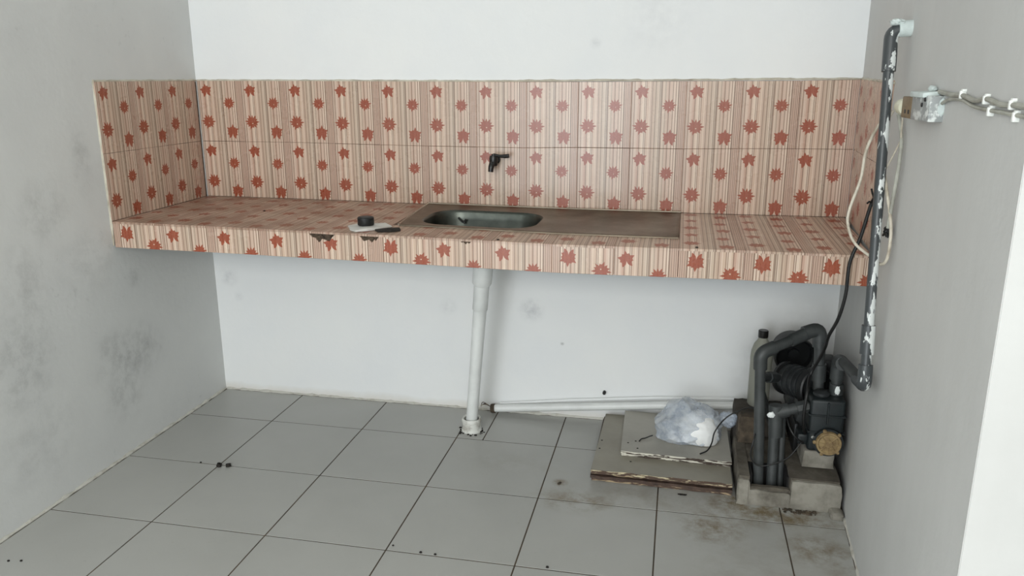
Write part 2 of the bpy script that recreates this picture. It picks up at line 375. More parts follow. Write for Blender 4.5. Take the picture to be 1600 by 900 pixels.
# ------------------------------------------------------------------ room shell
def slab(name, lo, hi, m):
    bm = bmesh.new(); add_box(bm, lo, hi); return tag(link(name, bm, m), kind='structure')
H = 2.9; YF = -5.6; WO = .007
floor = slab('floor', (-.12, YF, -.12), (4.0, .12, -.0010), 'floor_joint')
wall_back = slab('wall_back', (-WO, WO, -.0025), (W+WO, .12, H), 'wall_back')
wall_left = slab('wall_left', (-.12, YF, -.0025), (-WO, .12, H), 'wall_left')
bm = bmesh.new()
poly = [(xr(0)+WO, .12), (xr(0)+WO, 0), (xr(-1.748)+WO*.3, -1.748), (4.0, -1.748), (4.0, .12)]
lo_ = [bm.verts.new((x, y, -.0025)) for x, y in poly]; hi_ = [bm.verts.new((x, y, H)) for x, y in poly]
bm.faces.new(lo_); bm.faces.new(hi_)
for i in range(5): bm.faces.new((lo_[i], lo_[(i+1) % 5], hi_[(i+1) % 5], hi_[i]))
es = [e for e in bm.edges if all(abs(v.co.y+1.748) < 1e-4 and v.co.x < 3 for v in e.verts)]
bmesh.ops.bevel(bm, geom=es, offset=.0015, segments=2, affect='EDGES')
wall_right = tag(link('wall_right', bm, 'wall_right'), kind='structure')
slab('wall_right_outer', (4.0, YF, -.0025), (4.1, .12, H), 'wall_plain')
slab('ceiling', (-.12, YF, H), (4.1, .12, H+.1), 'wall_plain')
bm = bmesh.new()                        # the wall behind the camera, with its doorway and an unseen strip opening added for the upper fill
add_box(bm, (-.12, YF-.12, -.0025), (.18, YF, H)); add_box(bm, (1.72, YF-.12, -.0025), (4.1, YF, 1.9)); add_box(bm, (.18, YF-.12, 2.2), (.7, YF, H))
add_box(bm, (3.75, YF-.12, 1.9), (4.1, YF, H)); add_box(bm, (.7, YF-.12, 2.68), (3.75, YF, H)); 
tag(link('wall_front', bm, 'wall_plain'), kind='structure')

# floor tiles, each its own piece in a dirty joint
FT, OX, OY, GAP = .4021, .3795, .2880, .0046
tile_cache = {}
def floor_tile(x0, x1, y0, y1, slant=False):
    w_, h_ = x1-x0-GAP, y1-y0-GAP
    if w_ < .015 or h_ < .015: return
    key = (round(w_, 4), round(h_, 4))
    if slant or key not in tile_cache:
        bm = bmesh.new()
        if slant:                       # cut along the wall that is out of square
            xm = (x0+x1)/2; ym = (y0+y1)/2
            pl = [(x0+GAP/2, y0+GAP/2), (min(xr(y0)-.001, x1-GAP/2), y0+GAP/2), (min(xr(y1)-.001, x1-GAP/2), y1-GAP/2), (x0+GAP/2, y1-GAP/2)]
            a = [bm.verts.new((x-xm, y-ym, 0)) for x, y in pl]; b = [bm.verts.new((x-xm, y-ym, -.006)) for x, y in pl]
            bm.faces.new(a); bm.faces.new(list(reversed(b)))
            for k in range(4): bm.faces.new((a[k], b[k], b[(k+1) % 4], a[(k+1) % 4]))
        else: add_box(bm, (-w_/2, -h_/2, -.006), (w_/2, h_/2, 0), .0006, seg=1)
        o = link('floor_tile', bm, 'floor_tile', floor)
        if not slant: tile_cache[key] = o
    else:
        o = tile_cache[key].copy(); o.name = 'floor_tile'; col.objects.link(o); o.parent = floor
    o.location = ((x0+x1)/2, (y0+y1)/2, random.uniform(-.0002, .0002)); o.rotation_euler = (random.uniform(-.0004, .0004), random.uniform(-.0004, .0004), 0)
ys = [0]+[-(OY+k*FT) for k in range(14)]
for j in range(len(ys)-1):
    y1, y0 = ys[j], max(ys[j+1], YF)
    xs = [0.0]+[OX+k*FT for k in range(10)]
    for i in range(len(xs)-1):
        x0, x1 = xs[i], xs[i+1]
        beside = y0 > -1.75
        lim = xr(y0)-.002 if beside else 3.99
        if x0 >= lim: continue
        if j == 0 and i == 3:           # this one is cut in two around the drain
            floor_tile(x0, 1.292, y0, y1); floor_tile(1.292, x1, y0, y1); continue
        if beside and x1 > xr(y0): floor_tile(x0, xr(y1)+GAP/2, y0, y1, slant=True)
        else: floor_tile(x0, min(x1, lim), y0, y1)

# ------------------------------------------------------------------ leaf tiles
def leaf_piece(outline, P, n, m, parent, name='wall_tile', flip=False, thick=.0075):
    """a tile cut to an outline given in tile units; P maps tile units to the room"""
    bm = bmesh.new(); uvl = bm.loops.layers.uv.new('UVMap')
    cu = sum(p[0] for p in outline)/len(outline); cv = sum(p[1] for p in outline)/len(outline)
    n = Vector(n); tilt = [random.uniform(-.0003, .0003) for _ in range(3)]
    us = [p[0] for p in outline]; vs = [p[1] for p in outline]; mu0, mu1, mv0, mv1 = min(us), max(us), min(vs), max(vs)
    def ins(p, du, dv):
        return (p[0]+(du if p[0] < mu0+1e-6 else -du if p[0] > mu1-1e-6 else 0), p[1]+(dv if p[1] < mv0+1e-6 else -dv if p[1] > mv1-1e-6 else 0))
    g0, g1 = random.choice((.0003, .0005, .0008)), .0016
    A = [ins(p, g1/TW, g1/TH) for p in outline]; B = [ins(p, g0/TW, g0/TH) for p in outline]
    off = n*tilt[0]
    fa = [bm.verts.new(P(*p)+off+n*(tilt[1]*(p[0]-cu)+tilt[2]*(p[1]-cv))) for p in A]
    fb = [bm.verts.new(P(*p)-n*.0010+off) for p in B]; fc = [bm.verts.new(P(*p)-n*thick) for p in B]
    um = {}
    for vs_, src in ((fa, A), (fb, B), (fc, B)):
        for v_, p in zip(vs_, src): um[v_] = p
    k = len(outline); faces = [bm.faces.new(fa)]
    for i in range(k):
        j = (i+1) % k
        faces.append(bm.faces.new((fa[i], fb[i], fb[j], fa[j]))); faces.append(bm.faces.new((fb[i], fc[i], fc[j], fb[j])))
    faces.append(bm.faces.new(list(reversed(fc))))
    for f in faces:
        for l in f.loops:
            u, v = um[l.vert]; l[uvl].uv = (1-u, 1-v) if flip else (u, v)
    return link(name, bm, m, parent)
def rect(u0, u1, v0, v1): return [(u0, v0), (u1, v0), (u1, v1), (u0, v1)]
# back wall: 13 x 2
for i in range(13):
    x0 = i*TW
    def Pu(u, v, x0=x0):
        x = x0+u*TW; return Vector((x, 0, z_mid(x)+(z_cap(x)-z_mid(x))*v))
    def Pl(u, v, x0=x0):
        x = x0+u*TW; vb = .062; return Vector((x, 0, z_back(x)+(z_mid(x)-z_back(x))*(v-vb)/(1-vb)))
    j = .004 if i in (1, 2) else 0
    leaf_piece(rect(0, 1, 0, 1), Pu, (0, -1, 0), 'tile_wall', wall_back)
    leaf_piece(rect(0, 1, .062, 1), Pl, (0, -1, 0), 'tile_wall', wall_back)
# left wall: 3 x 2, u runs from the front edge to the corner
for i in range(4):
    y0 = -D+i*TW; um_ = min(1, (0-.001-y0)/TW)
    if um_ < .08: continue
    leaf_piece(rect(0, um_, 0, 1), lambda u, v, y0=y0: Vector((0, y0+u*TW, z_mid(0)+(z_cap(0)-z_mid(0))*v)), (1, 0, 0), 'tile_wall', wall_left)
    leaf_piece(rect(0, um_, .05, 1), lambda u, v, y0=y0: Vector((0, y0+u*TW, ztop(0, y0+u*TW)+(z_mid(0)-ztop(0, y0+u*TW))*(v-.05)/.95)), (1, 0, 0), 'tile_wall', wall_left)
# right wall
for i in range(4):
    y0 = -.002-i*TW; um_ = min(1, (D+y0)/TW)
    if um_ < .08: continue
    leaf_piece(rect(0, um_, 0, 1), lambda u, v, y0=y0: Vector((xr(y0-u*TW), y0-u*TW, z_mid(W)+(z_cap(W)-z_mid(W))*v)), (-1, 0, 0), 'tile_wall', wall_right)
    leaf_piece(rect(0, um_, .05, 1), lambda u, v, y0=y0: Vector((xr(y0-u*TW), y0-u*TW, ztop(W, y0-u*TW)+(z_mid(W)-ztop(W, y0-u*TW))*(v-.05)/.95)), (-1, 0, 0), 'tile_wall', wall_right)

for nm, lo_b, hi_b, par in (('grout_bed', (.001, .004, ZC-.03), (W-.001, .0068, ZT-.004), wall_back), ('grout_bed', (-.0068, -D+.001, ZC-.03), (-.004, -.001, ZT-.004), wall_left)):
    bm = bmesh.new(); add_box(bm, lo_b, hi_b); link(nm, bm, 'grout', par)
# lumpy plaster beads
def bead(name, a, b, n, up, h, d, m, parent, step=.012, freq=9, seed=0, lo=.45):
    a, b, n, up = Vector(a), Vector(b), Vector(n), Vector(up); k = max(3, int((b-a).length/step)); bm = bmesh.new(); prev = None
    for i in range(k+1):
        p = a+(b-a)*i/k; f = lo+(1-lo)*2*max(0, min(1, .5+.9*noise.noise(p*freq*3+Vector((seed, 0, 0)))))*.6+.25*noise.noise(p*70)
        hh, dd = h*max(.1, f), d*max(.25, f)
        ring = [bm.verts.new(q) for q in (p-n*.004-up*.001, p+n*dd*.9-up*.0005, p+n*dd+up*hh*.35, p+n*dd*.5+up*hh*.85, p-n*.004+up*hh)]
        if prev:
            for j in range(5): bm.faces.new((prev[j], ring[j], ring[(j+1) % 5], prev[(j+1) % 5]))
        else: bm.faces.new(ring)
        prev = ring
    bm.faces.new(list(reversed(prev)))
    return link(name, bm, m, parent, True)
X_, Y_, Z_ = Vector((1, 0, 0)), Vector((0, 1, 0)), Vector((0, 0, 1))
bead('plaster_ridge', (0, WO, z_cap(0)), (1.31, WO, z_cap(1.3)), -Y_, Z_, .007, .0078, 'ridge', wall_back, lo=.75)
bead('plaster_ridge', (1.31, WO, z_cap(1.3)), (W, WO, z_cap(W)), -Y_, Z_, .008, .009, 'ridge', wall_back, seed=5, lo=.7)
bead('plaster_ridge', (-WO, -D, z_cap(0)), (-WO, 0, z_cap(0)), X_, Z_, .007, .008, 'ridge', wall_left, lo=.7)
bead('plaster_ridge', (-WO, -D, ZC-.09), (-WO, -D, z_cap(0)), X_, -Y_, .004, .0078, 'ridge', wall_left, seed=3, lo=.4)
bead('plaster_ridge', (xr(0)+WO, 0, z_cap(W)), (xr(-D)+WO, -D, z_cap(W)-.01), -X_, Z_, .008, .009, 'ridge', wall_right, lo=.7)
bead('plaster_foot', (-WO, -5.5, 0), (-WO, 0, 0), X_, Z_, .012, .010, 'skirt', wall_left, step=.02)
bead('plaster_foot', (0, WO, 0), (1.24, WO, 0), -Y_, Z_, .010, .010, 'skirt', wall_back, step=.015)
bead('plaster_foot', (1.30, WO, 0), (W, WO, 0), -Y_, Z_, .012, .010, 'skirt', wall_back, step=.015, seed=2)
bead('plaster_foot', (xr(-.62)+WO, -.62, 0), (xr(-1.74)+WO, -1.74, 0), -X_, Z_, .010, .010, 'skirt', wall_right, step=.02)

# ------------------------------------------------------------------ counter
counter = thing('kitchen_counter', (W/2, -D/2, .79), 'long wall-hung counter clad in striped tiles with red maple leaves, chipped front edge', 'counter')
TK = .0942
bm = bmesh.new()
def slab_piece(x0, x1, y0, y1, n=8):
    for i in range(n):
        a, b = x0+(x1-x0)*i/n, x0+(x1-x0)*(i+1)/n
        vs = [bm.verts.new((x, y, ztop(x, y)+dz)) for dz in (-TK+.0, -.008) for x, y in ((a, y0), (b, y0), (b, y1), (a, y1))]
        for f in ((0, 1, 2, 3), (4, 5, 6, 7), (0, 1, 5, 4), (1, 2, 6, 5), (2, 3, 7, 6), (3, 0, 4, 7)): bm.faces.new([vs[k] for k in f])
YS = -D+.0085
slab_piece(.001, 1.07, YS, -.001); slab_piece(1.54, xr(-D)-.002, YS, -.001); slab_piece(1.07, 1.54, YS, -.45); slab_piece(1.07, 1.54, -.12, -.001)
bmesh.ops.remove_doubles(bm, verts=bm.verts, dist=1e-5)
link('concrete_slab', bm, 'concrete_raw', counter)
# top tiles
for i in range(13):
    x0 = i*TW; sink = 5 <= i <= 9
    rows = [(-D-.002, min(1, 1)), (-D-.002+TH, 1), (-D-.002+2*TH, 1)]
    for r, (y0, _) in enumerate(rows):
        vmax = min(1.0, (-.0015-y0)/TH)
        if sink:
            if r: continue
            vmax = .70
        umax = 1.0
        if i == 12: umax = min(1, (xr(y0)-x0)/TW)
        if vmax < .1: continue
        leaf_piece(rect(0, umax, 0, vmax), lambda u, v, x0=x0, y0=y0: Vector((x0+u*TW, y0+v*TH, ztop(x0+u*TW, y0+v*TH))), (0, 0, 1), 'tile_top', counter, 'counter_tile')
# front edge tiles, three of them chipped along the top
def front_outline(i, umax):
    v0, v1 = 1-TK/TH, 1.0
    o = [(0, v0), (umax, v0)]
    top = []
    def X(x): return (x-i*TW)/TW
    notch = []
    for cx, hw, dp in ((.815, .052, .034), (.985, .040, .026), (1.325, .020, .015)):
        pts = []
        for k in range(9):
            t = -1+2*k/8; x = cx+t*hw; d_ = dp*math.sqrt(max(0, 1-t*t))*(.85+.25*math.sin(k*2.3+cx*9)); pts.append((x, d_))
        notch += pts
    inside = sorted([(X(x), v1-d_/TH) for x, d_ in notch if 0 < X(x) < umax], reverse=True)
    # close a notch that runs over a tile edge
    def depth_at(x):
        for cx, hw, dp in ((.815, .052, .034), (.985, .040, .026), (1.325, .020, .015)):
            if abs(x-cx) < hw: return dp*math.sqrt(1-((x-cx)/hw)**2)
        return 0
    o.append((umax, v1-depth_at((i+umax)*TW)/TH)); o += inside; o.append((0, v1-depth_at(i*TW)/TH))
    return o
FLIP = {0, 5, 8, 10, 11, 12}
for i in range(13):
    x0 = i*TW; umax = 1 if i < 12 else (xr(-D)-.001-x0)/TW
    leaf_piece(front_outline(i, umax), lambda u, v, x0=x0: Vector((x0+u*TW, -D, z_front(x0+u*TW)-.0015+(v-1)*TH)), (0, -1, 0), 'tile_edge', counter, 'edge_tile', flip=(i in FLIP)) if i not in FLIP else \
    leaf_piece(front_outline(i, umax), lambda u, v, x0=x0: Vector((x0+u*TW, -D, z_front(x0+u*TW)-.0015+(v-1)*TH)), (0, -1, 0), 'tile_edge', counter, 'edge_tile', flip=True)
bm = bmesh.new()                        # ragged lumps of mortar showing in the chips
for cx, hw, dp in ((.815, .045, .030), (.985, .034, .022), (1.325, .016, .011)):
    for k in range(14):
        x = cx+random.uniform(-hw, hw)*.85; z = z_front(x)-.004-random.uniform(0, dp)*(1-abs(x-cx)/hw)
        s = random.uniform(.003, .006)
        add_box(bm, (x-s, -D+.004, z-s*.8), (x+s, -D+.010, z+s*.8), .0012, seg=1, jitter=.0012)
link('mortar_crumbs', bm, 'concrete_raw', counter)['kind'] = 'stuff'

# ------------------------------------------------------------------ sink
sink = thing('kitchen_sink', (1.5, -.24, .88), 'worn stainless steel inset sink with a bowl at left and a flat drainboard at right', 'sink')
BL, FL, FR, BR = Vector((1.003, -.010)), Vector((1.035, -.458)), Vector((2.014, -.478)), Vector((2.018, -.016))
def rrect(cx, cy, hx, hy, r, n=8, rot=0, drop=0):
    out = []
    for (sx, sy, a0) in ((1, 1, 0), (-1, 1, 90), (-1, -1, 180), (1, -1, 270)):
        for k in range(n+1):
            a = math.radians(a0+90*k/n); x = sx*(hx-r)+r*math.cos(a); y = sy*(hy-r)+r*math.sin(a)
            out.append(Vector((cx+x*math.cos(rot)-y*math.sin(rot), cy+x*math.sin(rot)+y*math.cos(rot))))
    return out
BC = (1.300, -.272); BR_ = -.02
def sink_plate(bm):
    outer = []
    for a, b in ((BR, BL), (BL, FL), (FL, FR), (FR, BR)):
        for k in range(12): outer.append(a+(b-a)*k/12)
    cen = Vector((1.52, -.24))
    def vz(p, dz): return bm.verts.new((p.x, p.y, ztop(p.x, p.y)+dz))
    rings = []
    for s, dz in ((0, .0005), (.0015, .0045), (.006, .0060), (.014, .0058), (.020, .0035)):
        rings.append([vz(p+(cen-p)*Vector((1, 1)).normalized().length*0+Vector((math.copysign(min(s, abs(cen.x-p.x)), cen.x-p.x) if abs(cen.x-p.x) > .47 else 0, math.copysign(min(s, abs(cen.y-p.y)), cen.y-p.y) if abs(cen.y-p.y) > .205 else 0)), dz) for p in outer])
    for a, b in zip(rings, rings[1:]):
        for k in range(len(a)): bm.faces.new((a[k], a[(k+1) % len(a)], b[(k+1) % len(a)], b[k]))
    inner = [vz(p, .0035) for p in rrect(*BC, .216, .150, .100, 8, BR_)]
    e1 = [bm.edges.get((rings[-1][k], rings[-1][(k+1) % len(outer)])) for k in range(len(outer))]
    e2 = [bm.edges.new((inner[k], inner[(k+1) % len(inner)])) for k in range(len(inner))]
    bmesh.ops.triangle_fill(bm, use_beauty=True, use_dissolve=False, edges=e1+e2)
one('drainboard_plate', 'steel', sink, sink_plate)
def sink_bowl(bm):
    prof = [(.216, .150, .100, .0035), (.213, .147, .098, .0015), (.210, .144, .096, -.006), (.207, .141, .095, -.03), (.200, .134, .092, -.11), (.186, .122, .085, -.14), (.165, .105, .06, -.155), (.12, .07, .05, -.160), (.05, .04, .035, -.163), (.038, .036, .034, -.164)]
    zt = ztop(*BC); prev = None
    for hx, hy, r, dz in prof:
        ring = [bm.verts.new((p.x, p.y, (ztop(p.x, p.y) if dz > -.01 else zt)+dz)) for p in rrect(*BC, hx, hy, r, 8, BR_)]
        if prev:
            for k in range(len(ring)): bm.faces.new((prev[k], prev[(k+1) % len(ring)], ring[(k+1) % len(ring)], ring[k]))
        prev = ring
    bm.faces.new(prev)
    # overflow rim, a welded ridge round the bowl
one('bowl', 'steel_bowl', sink, sink_bowl)
one('rolled_rim', 'steel_rim', sink, lambda bm: add_tube(bm, [(p.x, p.y, ztop(p.x, p.y)+.0055) for p in [FL.lerp(BL, t/6) for t in range(7)]+[BL.lerp(BR, t/30) for t in range(1, 31)]], .0042, 8))
one('drain_strainer', 'chrome', sink, add_lathe, [(0, .004), (.012, .004), (.014, .001), (.030, .001), (.036, .006), (.040, .004), (.040, 0), (0, 0)], (BC[0], BC[1], ztop(*BC)-.1635))
debris_z = ztop(1.19, -.16)
def hook(bm):
    add_tube(bm, [(1.168, -.140, .866), (1.180, -.146, .856), (1.192, -.150, .851), (1.201, -.148, .862)], .0038, 8, smooth=5)
    add_tube(bm, [(1.190, -.150, .852), (1.197, -.151, .846)], .004, 8)
tag(one('plug_clip', 'black', None, hook), 'small black bent clip hanging on the back wall of the sink bowl', 'clip')

# ------------------------------------------------------------------ things on the counter
zc = ztop(.95, -.53)
def scrap(bm, pts, z, h=.006, seed=0):
    vs = []; c = Vector((sum(p[0] for p in pts)/len(pts), sum(p[1] for p in pts)/len(pts)))
    top = []; bot = []
    for k, p in enumerate(pts):
        top.append(bm.verts.new((p[0], p[1], z+.002+h*random.random()))); bot.append(bm.verts.new((p[0], p[1], z)))
    m1 = bm.verts.new((c.x, c.y, z+h)); m0 = bm.verts.new((c.x, c.y, z))
    n = len(pts)
    for k in range(n):
        bm.faces.new((top[k], top[(k+1) % n], m1)); bm.faces.new((bot[(k+1) % n], bot[k], m0)); bm.faces.new((top[k], bot[k], bot[(k+1) % n], top[(k+1) % n]))
tag(one('paper_scrap', 'paper', None, scrap, [(.862, -.505), (.89, -.46), (.94, -.45), (.985, -.455), (1.02, -.485), (1.0, -.53), (.965, -.575), (.93, -.60), (.90, -.575), (.885, -.545)], zc+.0005, .009, smooth=False),
    'crumpled white paper scrap under the black cap on the counter', 'paper')
cap = thing('bottle_cap', (.935, -.515, zc+.010), 'short black round cap on the paper scrap left of the sink', 'cap')
one('cap_side', 'black', cap, add_lathe, [(0, .0), (.027, .0), (.029, .003), (.029, .026), (.026, .029), (.022, .026), (0, .026)], (.935, -.515, zc+.010))
one('cap_top', 'pump_grey', cap, add_lathe, [(0, .030), (.018, .031), (.023, .029), (.024, .026), (0, .026)], (.935, -.515, zc+.010))
tag(one('putty_scrap', 'dirt', None, scrap, [(.985, -.56), (1.02, -.535), (1.065, -.53), (1.075, -.55), (1.05, -.575), (1.005, -.585)], ztop(1.02, -.55)+.001, .012, smooth=False),
    'flat dark scrap to the right of the black cap by the counter edge', 'scrap')
specks = [((1.43, -.60), 'black speck of dirt on the counter edge below the sink bowl'), ((2.07, -.60), 'black speck of dirt on the counter edge below the drainboard corner'), ((.43, -.30), 'dark speck on the stained left part of the counter top')]
for (x, y), lb in specks:
    tag(one('dirt_speck', 'dirt', None, add_lathe, [(0, 0), (.005, 0), (.0045, .002), (0, .003)], (x, y, ztop(x, y)+.0006), (0, 0, 1), 7), lb, 'dirt')

# ------------------------------------------------------------------ tap
tap = thing('wall_tap', (1.29, 0, 1.075), 'small black plastic tap sticking out of the leaf tiles above the sink', 'tap')
one('wall_stub', 'black_soft', tap, add_lathe, [(0, 0), (.016, 0), (.016, .006), (.011, .008), (.011, .045), (0, .045)], (1.290, .0, 1.080), (0, -1, 0))
def tb(bm):
    add_lathe(bm, [(0, -.022), (.013, -.022), (.016, -.018), (.017, .008), (.014, .018), (0, .021)], (1.288, -.045, 1.082))
    add_tube(bm, [(1.288, -.045, 1.075), (1.283, -.062, 1.060), (1.281, -.066, 1.038)], [.013, .012, .010], 12, smooth=4)
one('body', 'black_soft', tap, tb)
one('lever', 'black_soft', tap, lambda bm: (add_tube(bm, [(1.290, -.046, 1.102), (1.312, -.050, 1.099), (1.338, -.054, 1.099), (1.352, -.055, 1.101)], [.007, .006, .008, .008], 10), add_lathe(bm, [(0, 0), (.009, 0), (.009, .008), (0, .01)], (1.289, -.046, 1.098))))

# ------------------------------------------------------------------ drain pipe under the sink
dp = thing('drain_pipe', (1.228, -.215, 0), 'leaning white plastic drain pipe from under the counter down to the floor', 'pipe')
T_, B_ = Vector((1.300, -.285, .70)), Vector((1.226, -.207, .035))
ax = (T_-B_).normalized()
def at(z): return B_+(T_-B_)*((z-B_.z)/(T_.z-B_.z))
one('trap_cup', 'white_pvc', dp, add_lathe, [(0, 0), (.031, 0), (.037, .010), (.038, .085), (.041, .087), (.041, .20), (0, .20)], at(.635), ax, 28)
one('upper_sleeve', 'white_pvc', dp, add_lathe, [(.0285, 0), (.0295, .002), (.0290, .11), (0, .11)], at(.535), ax, 28)
one('pipe_shaft', 'white_pvc', dp, lambda bm: add_tube(bm, [at(.02), at(.3), at(.56)], [.0235, .0240, .0262], 28))
one('floor_socket', 'pvc_grime', dp, add_lathe, [(.030, .052), (.037, .056), (.040, .050), (.0395, .040), (.0375, .038), (.0375, .012), (.041, .008), (.042, 0), (.0, 0), (.0, .01), (.030, .012)], (1.226, -.207, .0005), (0, 0, 1), 28)
def grit(bm):
    for k in range(26):
        a = random.uniform(0, 6.28); r = random.uniform(.040, .058); s = random.uniform(.002, .005)
        x, y = 1.226+r*math.cos(a), -.212+r*.9*math.sin(a); add_box(bm, (x-s, y-s, 0), (x+s, y+s, s*.7), .0006, seg=1, jitter=.0015)
tag(one('black_grit', 'dirt', None, grit, smooth=False), 'black grit packed round the foot of the white drain pipe', 'dirt', kind='stuff')

# ------------------------------------------------------------------ white pipe along the foot of the back wall
wp = thing('wall_foot_pipe', (1.27, -.03, .02), 'long white plastic pipe running along the foot of the back wall to the pump', 'pipe')
one('pipe_run', 'white_pvc', wp, lambda bm: add_tube(bm, [(1.275, -.032, .027), (1.6, -.030, .060), (1.96, -.030, .098), (2.33, -.030, .128)], .0165, 16))
one('plaster_ledge', 'wall_back', wp, lambda bm: add_tube(bm, [(1.30, -.004, .040), (1.6, -.004, .080), (1.96, -.004, .121), (2.40, -.004, .152)], .006, 8))
def endcap(bm):
    add_lathe(bm, [(0, -.006), (.018, -.006), (.020, 0), (.020, .012), (0, .012)], (1.272, -.032, .026), (1, 0, .1), 14)
one('tarnished_end', 'brick', wp, endcap)['label'] = 'brown tarnished pipe end'
one('straw_tuft', 'board_peel', wp, lambda bm: [add_tube(bm, [(1.272, -.035, .03), (1.255-.01*k, -.045, .045+.006*k), (1.235-.004*k, -.05, .050-.006*k)], .0016, 5, smooth=3) for k in range(3)])
tag(one('wall_peg', 'black', None, add_lathe, [(0, 0), (.007, 0), (.007, .018), (.004, .022), (0, .022)], (1.745, .006, .125), (0, -1, 0), 8), 'black peg in the back wall just above the white foot pipe', 'peg')

# ------------------------------------------------------------------ boards
def board(x0, x1, y0, y1, z0, z1, mt, me, skew=0, jag=.003, seed=0):
    bm = bmesh.new(); n = 26; rnd = random.Random(seed)
    top = []; bot = []
    fr = [(x0+(x1-x0)*k/n, y0+rnd.uniform(-jag, jag)) for k in range(n+1)]
    pts = fr+[(x1-.004, y1), (x0+skew, y1)]
    pts = [(x, y+.012*(x-x0)/(x1-x0)*-1) for x, y in pts]
    for x, y in pts: top.append(bm.verts.new((x, y, z1))); bot.append(bm.verts.new((x, y, z0)))
    f = bm.faces.new(top); f.material_index = 0
    bm.faces.new(list(reversed(bot))).material_index = 1
    for k in range(len(pts)):
        q = bm.faces.new((top[k], bot[k], bot[(k+1) % len(pts)], top[(k+1) % len(pts)])); q.material_index = 1
    return bm
def put_board(name, args, mats, label, group='loose boards stacked on the floor'):
    o = link(name, board(*args[0], **args[1]), mats); return tag(o, label, 'board', group)
put_board('wooden_board', ((1.752, 2.236, -.528, -.045, .0010, .0125, 'a', 'b'), dict(seed=1, jag=.002)), ['board_brown', 'board_mid'], 'dark brown board at the very bottom of the stack, on the floor tiles')
put_board('wooden_board', ((1.748, 2.238, -.541, -.045, .0150, .0260, 'a', 'b'), dict(seed=2, jag=.003)), ['board_brown', 'board_brown'], 'brown-edged board second from the bottom of the stack')
put_board('wooden_board', ((1.752, 2.236, -.531, -.045, .0285, .0365, 'a', 'b'), dict(seed=3, jag=.003)), ['board_brown', 'board_mid'], 'board with peeling cream front edge in the middle of the stack')
b4 = put_board('wooden_board', ((1.750, 2.237, -.542, -.045, .0385, .0500, 'a', 'b'), dict(seed=4, jag=.004, skew=.008)), ['board_top', 'board_peel'], 'wide grey-beige board with chipped peeling edge, under the two smaller boards')
put_board('wooden_board', ((1.848, 2.236, -.415, -.045, .0515, .0600, 'a', 'b'), dict(seed=5, jag=.002)), ['board_brown', 'board_peel_light'], 'thin brown-edged smaller board directly beneath the top board')
put_board('wooden_board', ((1.846, 2.240, -.418, -.045, .0615, .0710, 'a', 'b'), dict(seed=6, jag=.002, skew=-.010)), ['board_top2', 'board_peel_light'], 'pale grey smaller board on top of the stack, carrying the plastic bag')
for k, (x, y, z) in enumerate([(1.868, -.345, .0712), (1.895, -.325, .0712), (1.905, -.385, .0712), (1.766, -.30, .0502), (1.764, -.37, .0502), (1.885, -.455, .0502)]):
    one('nail_hole', 'dirt', b4 if z < .06 else bpy.data.objects['wooden_board.005'], add_lathe, [(0, 0), (.004, 0), (.003, .0008), (0, .001)], (x, y, z), (0, 0, 1), 8)

# ------------------------------------------------------------------ plastic bag
bag = thing('plastic_bag', (2.09, -.25, .071), 'crumpled thin white plastic bag with white contents on top of the boards', 'bag')
def crumple(bm, c, s, amp, freq, seed, floor_z, sub=5, pleat=0):
    r = bmesh.ops.create_icosphere(bm, subdivisions=sub, radius=1.0)['verts']
    for v in r:
        d = v.co.normalized(); a = math.atan2(d.y, d.x)
        n1 = noise.noise(d*freq+Vector((seed, 0, 0))); n2 = 1-abs(noise.noise(d*freq*2.3+Vector((0, seed, 0))))*2; n3 = 1-abs(noise.noise(d*freq*5+Vector((0, 0, seed))))*2
        k = 1+amp*(n1*1.1+n2*(.42 if not pleat else .26)+n3*(.20 if not pleat else .03))+pleat*(1-2*abs(math.sin(math.atan2(d.z-.35, d.x-.75)*5+2.4*n1)))*(.35+.65*min(1, math.hypot(d.x-.75, d.z-.35)))
        p = Vector((d.x*s[0], d.y*s[1], d.z*s[2]))*k+Vector(c)
        if p.z < floor_z+.001: p.z = floor_z+.001+.0008*random.random()
        v.co = p
one('white_contents', 'bag_white', bag, crumple, (2.128, -.268, .112), (.074, .068, .076), .10, 1.1, 3.3, .0725, 5, .008)
one('bag_film', 'film', bag, crumple, (2.085, -.235, .118), (.124, .105, .094), .15, 1.3, 9.1, .0718, 5, .062)
def ear(bm):
    crumple(bm, (2.235, -.235, .150), (.034, .020, .026), .35, 1.8, 5.0, .0, 4, .08)
one('tied_handle', 'film', bag, ear)
def fold(bm):
    crumple(bm, (2.175, -.275, .105), (.020, .022, .036), .25, 1.9, 2.0, .0725, 4)
one('rolled_corner', 'bag_white', bag, fold)

# ------------------------------------------------------------------ concrete base of the pump
def rough_block(bm, lo, hi, cuts, amp, seed, keep_bottom=True):
    r = add_box(bm, lo, hi)
    es = list({e for v in r for e in v.link_edges}); bmesh.ops.subdivide_edges(bm, edges=es, cuts=cuts, use_grid_fill=True)
    c = (Vector(lo)+Vector(hi))/2; S = (Vector(hi)-Vector(lo))/2
    for v in bm.verts:
        if keep_bottom and v.co.z < lo[2]+1e-4: continue
        q = v.co
        d = Vector(((q.x-c.x)/S.x, (q.y-c.y)/S.y, (q.z-c.z)/S.z))
        n = noise.noise(q*18+Vector((seed, 0, 0)))+.5*noise.noise(q*50+Vector((0, seed, 0)))
        edge = sum(1 for t in d if abs(t) > .97)
        v.co += Vector([math.copysign(1, t)*(amp*n if abs(t) > .97 else 0)-math.copysign(amp*.9*(edge > 1), t)*(abs(t) > .97) for t in d])
base = thing('concrete_plinth', (2.42, -.40, 0), 'rough grey concrete block with a square pit, in the right corner under the pump', 'concrete base')
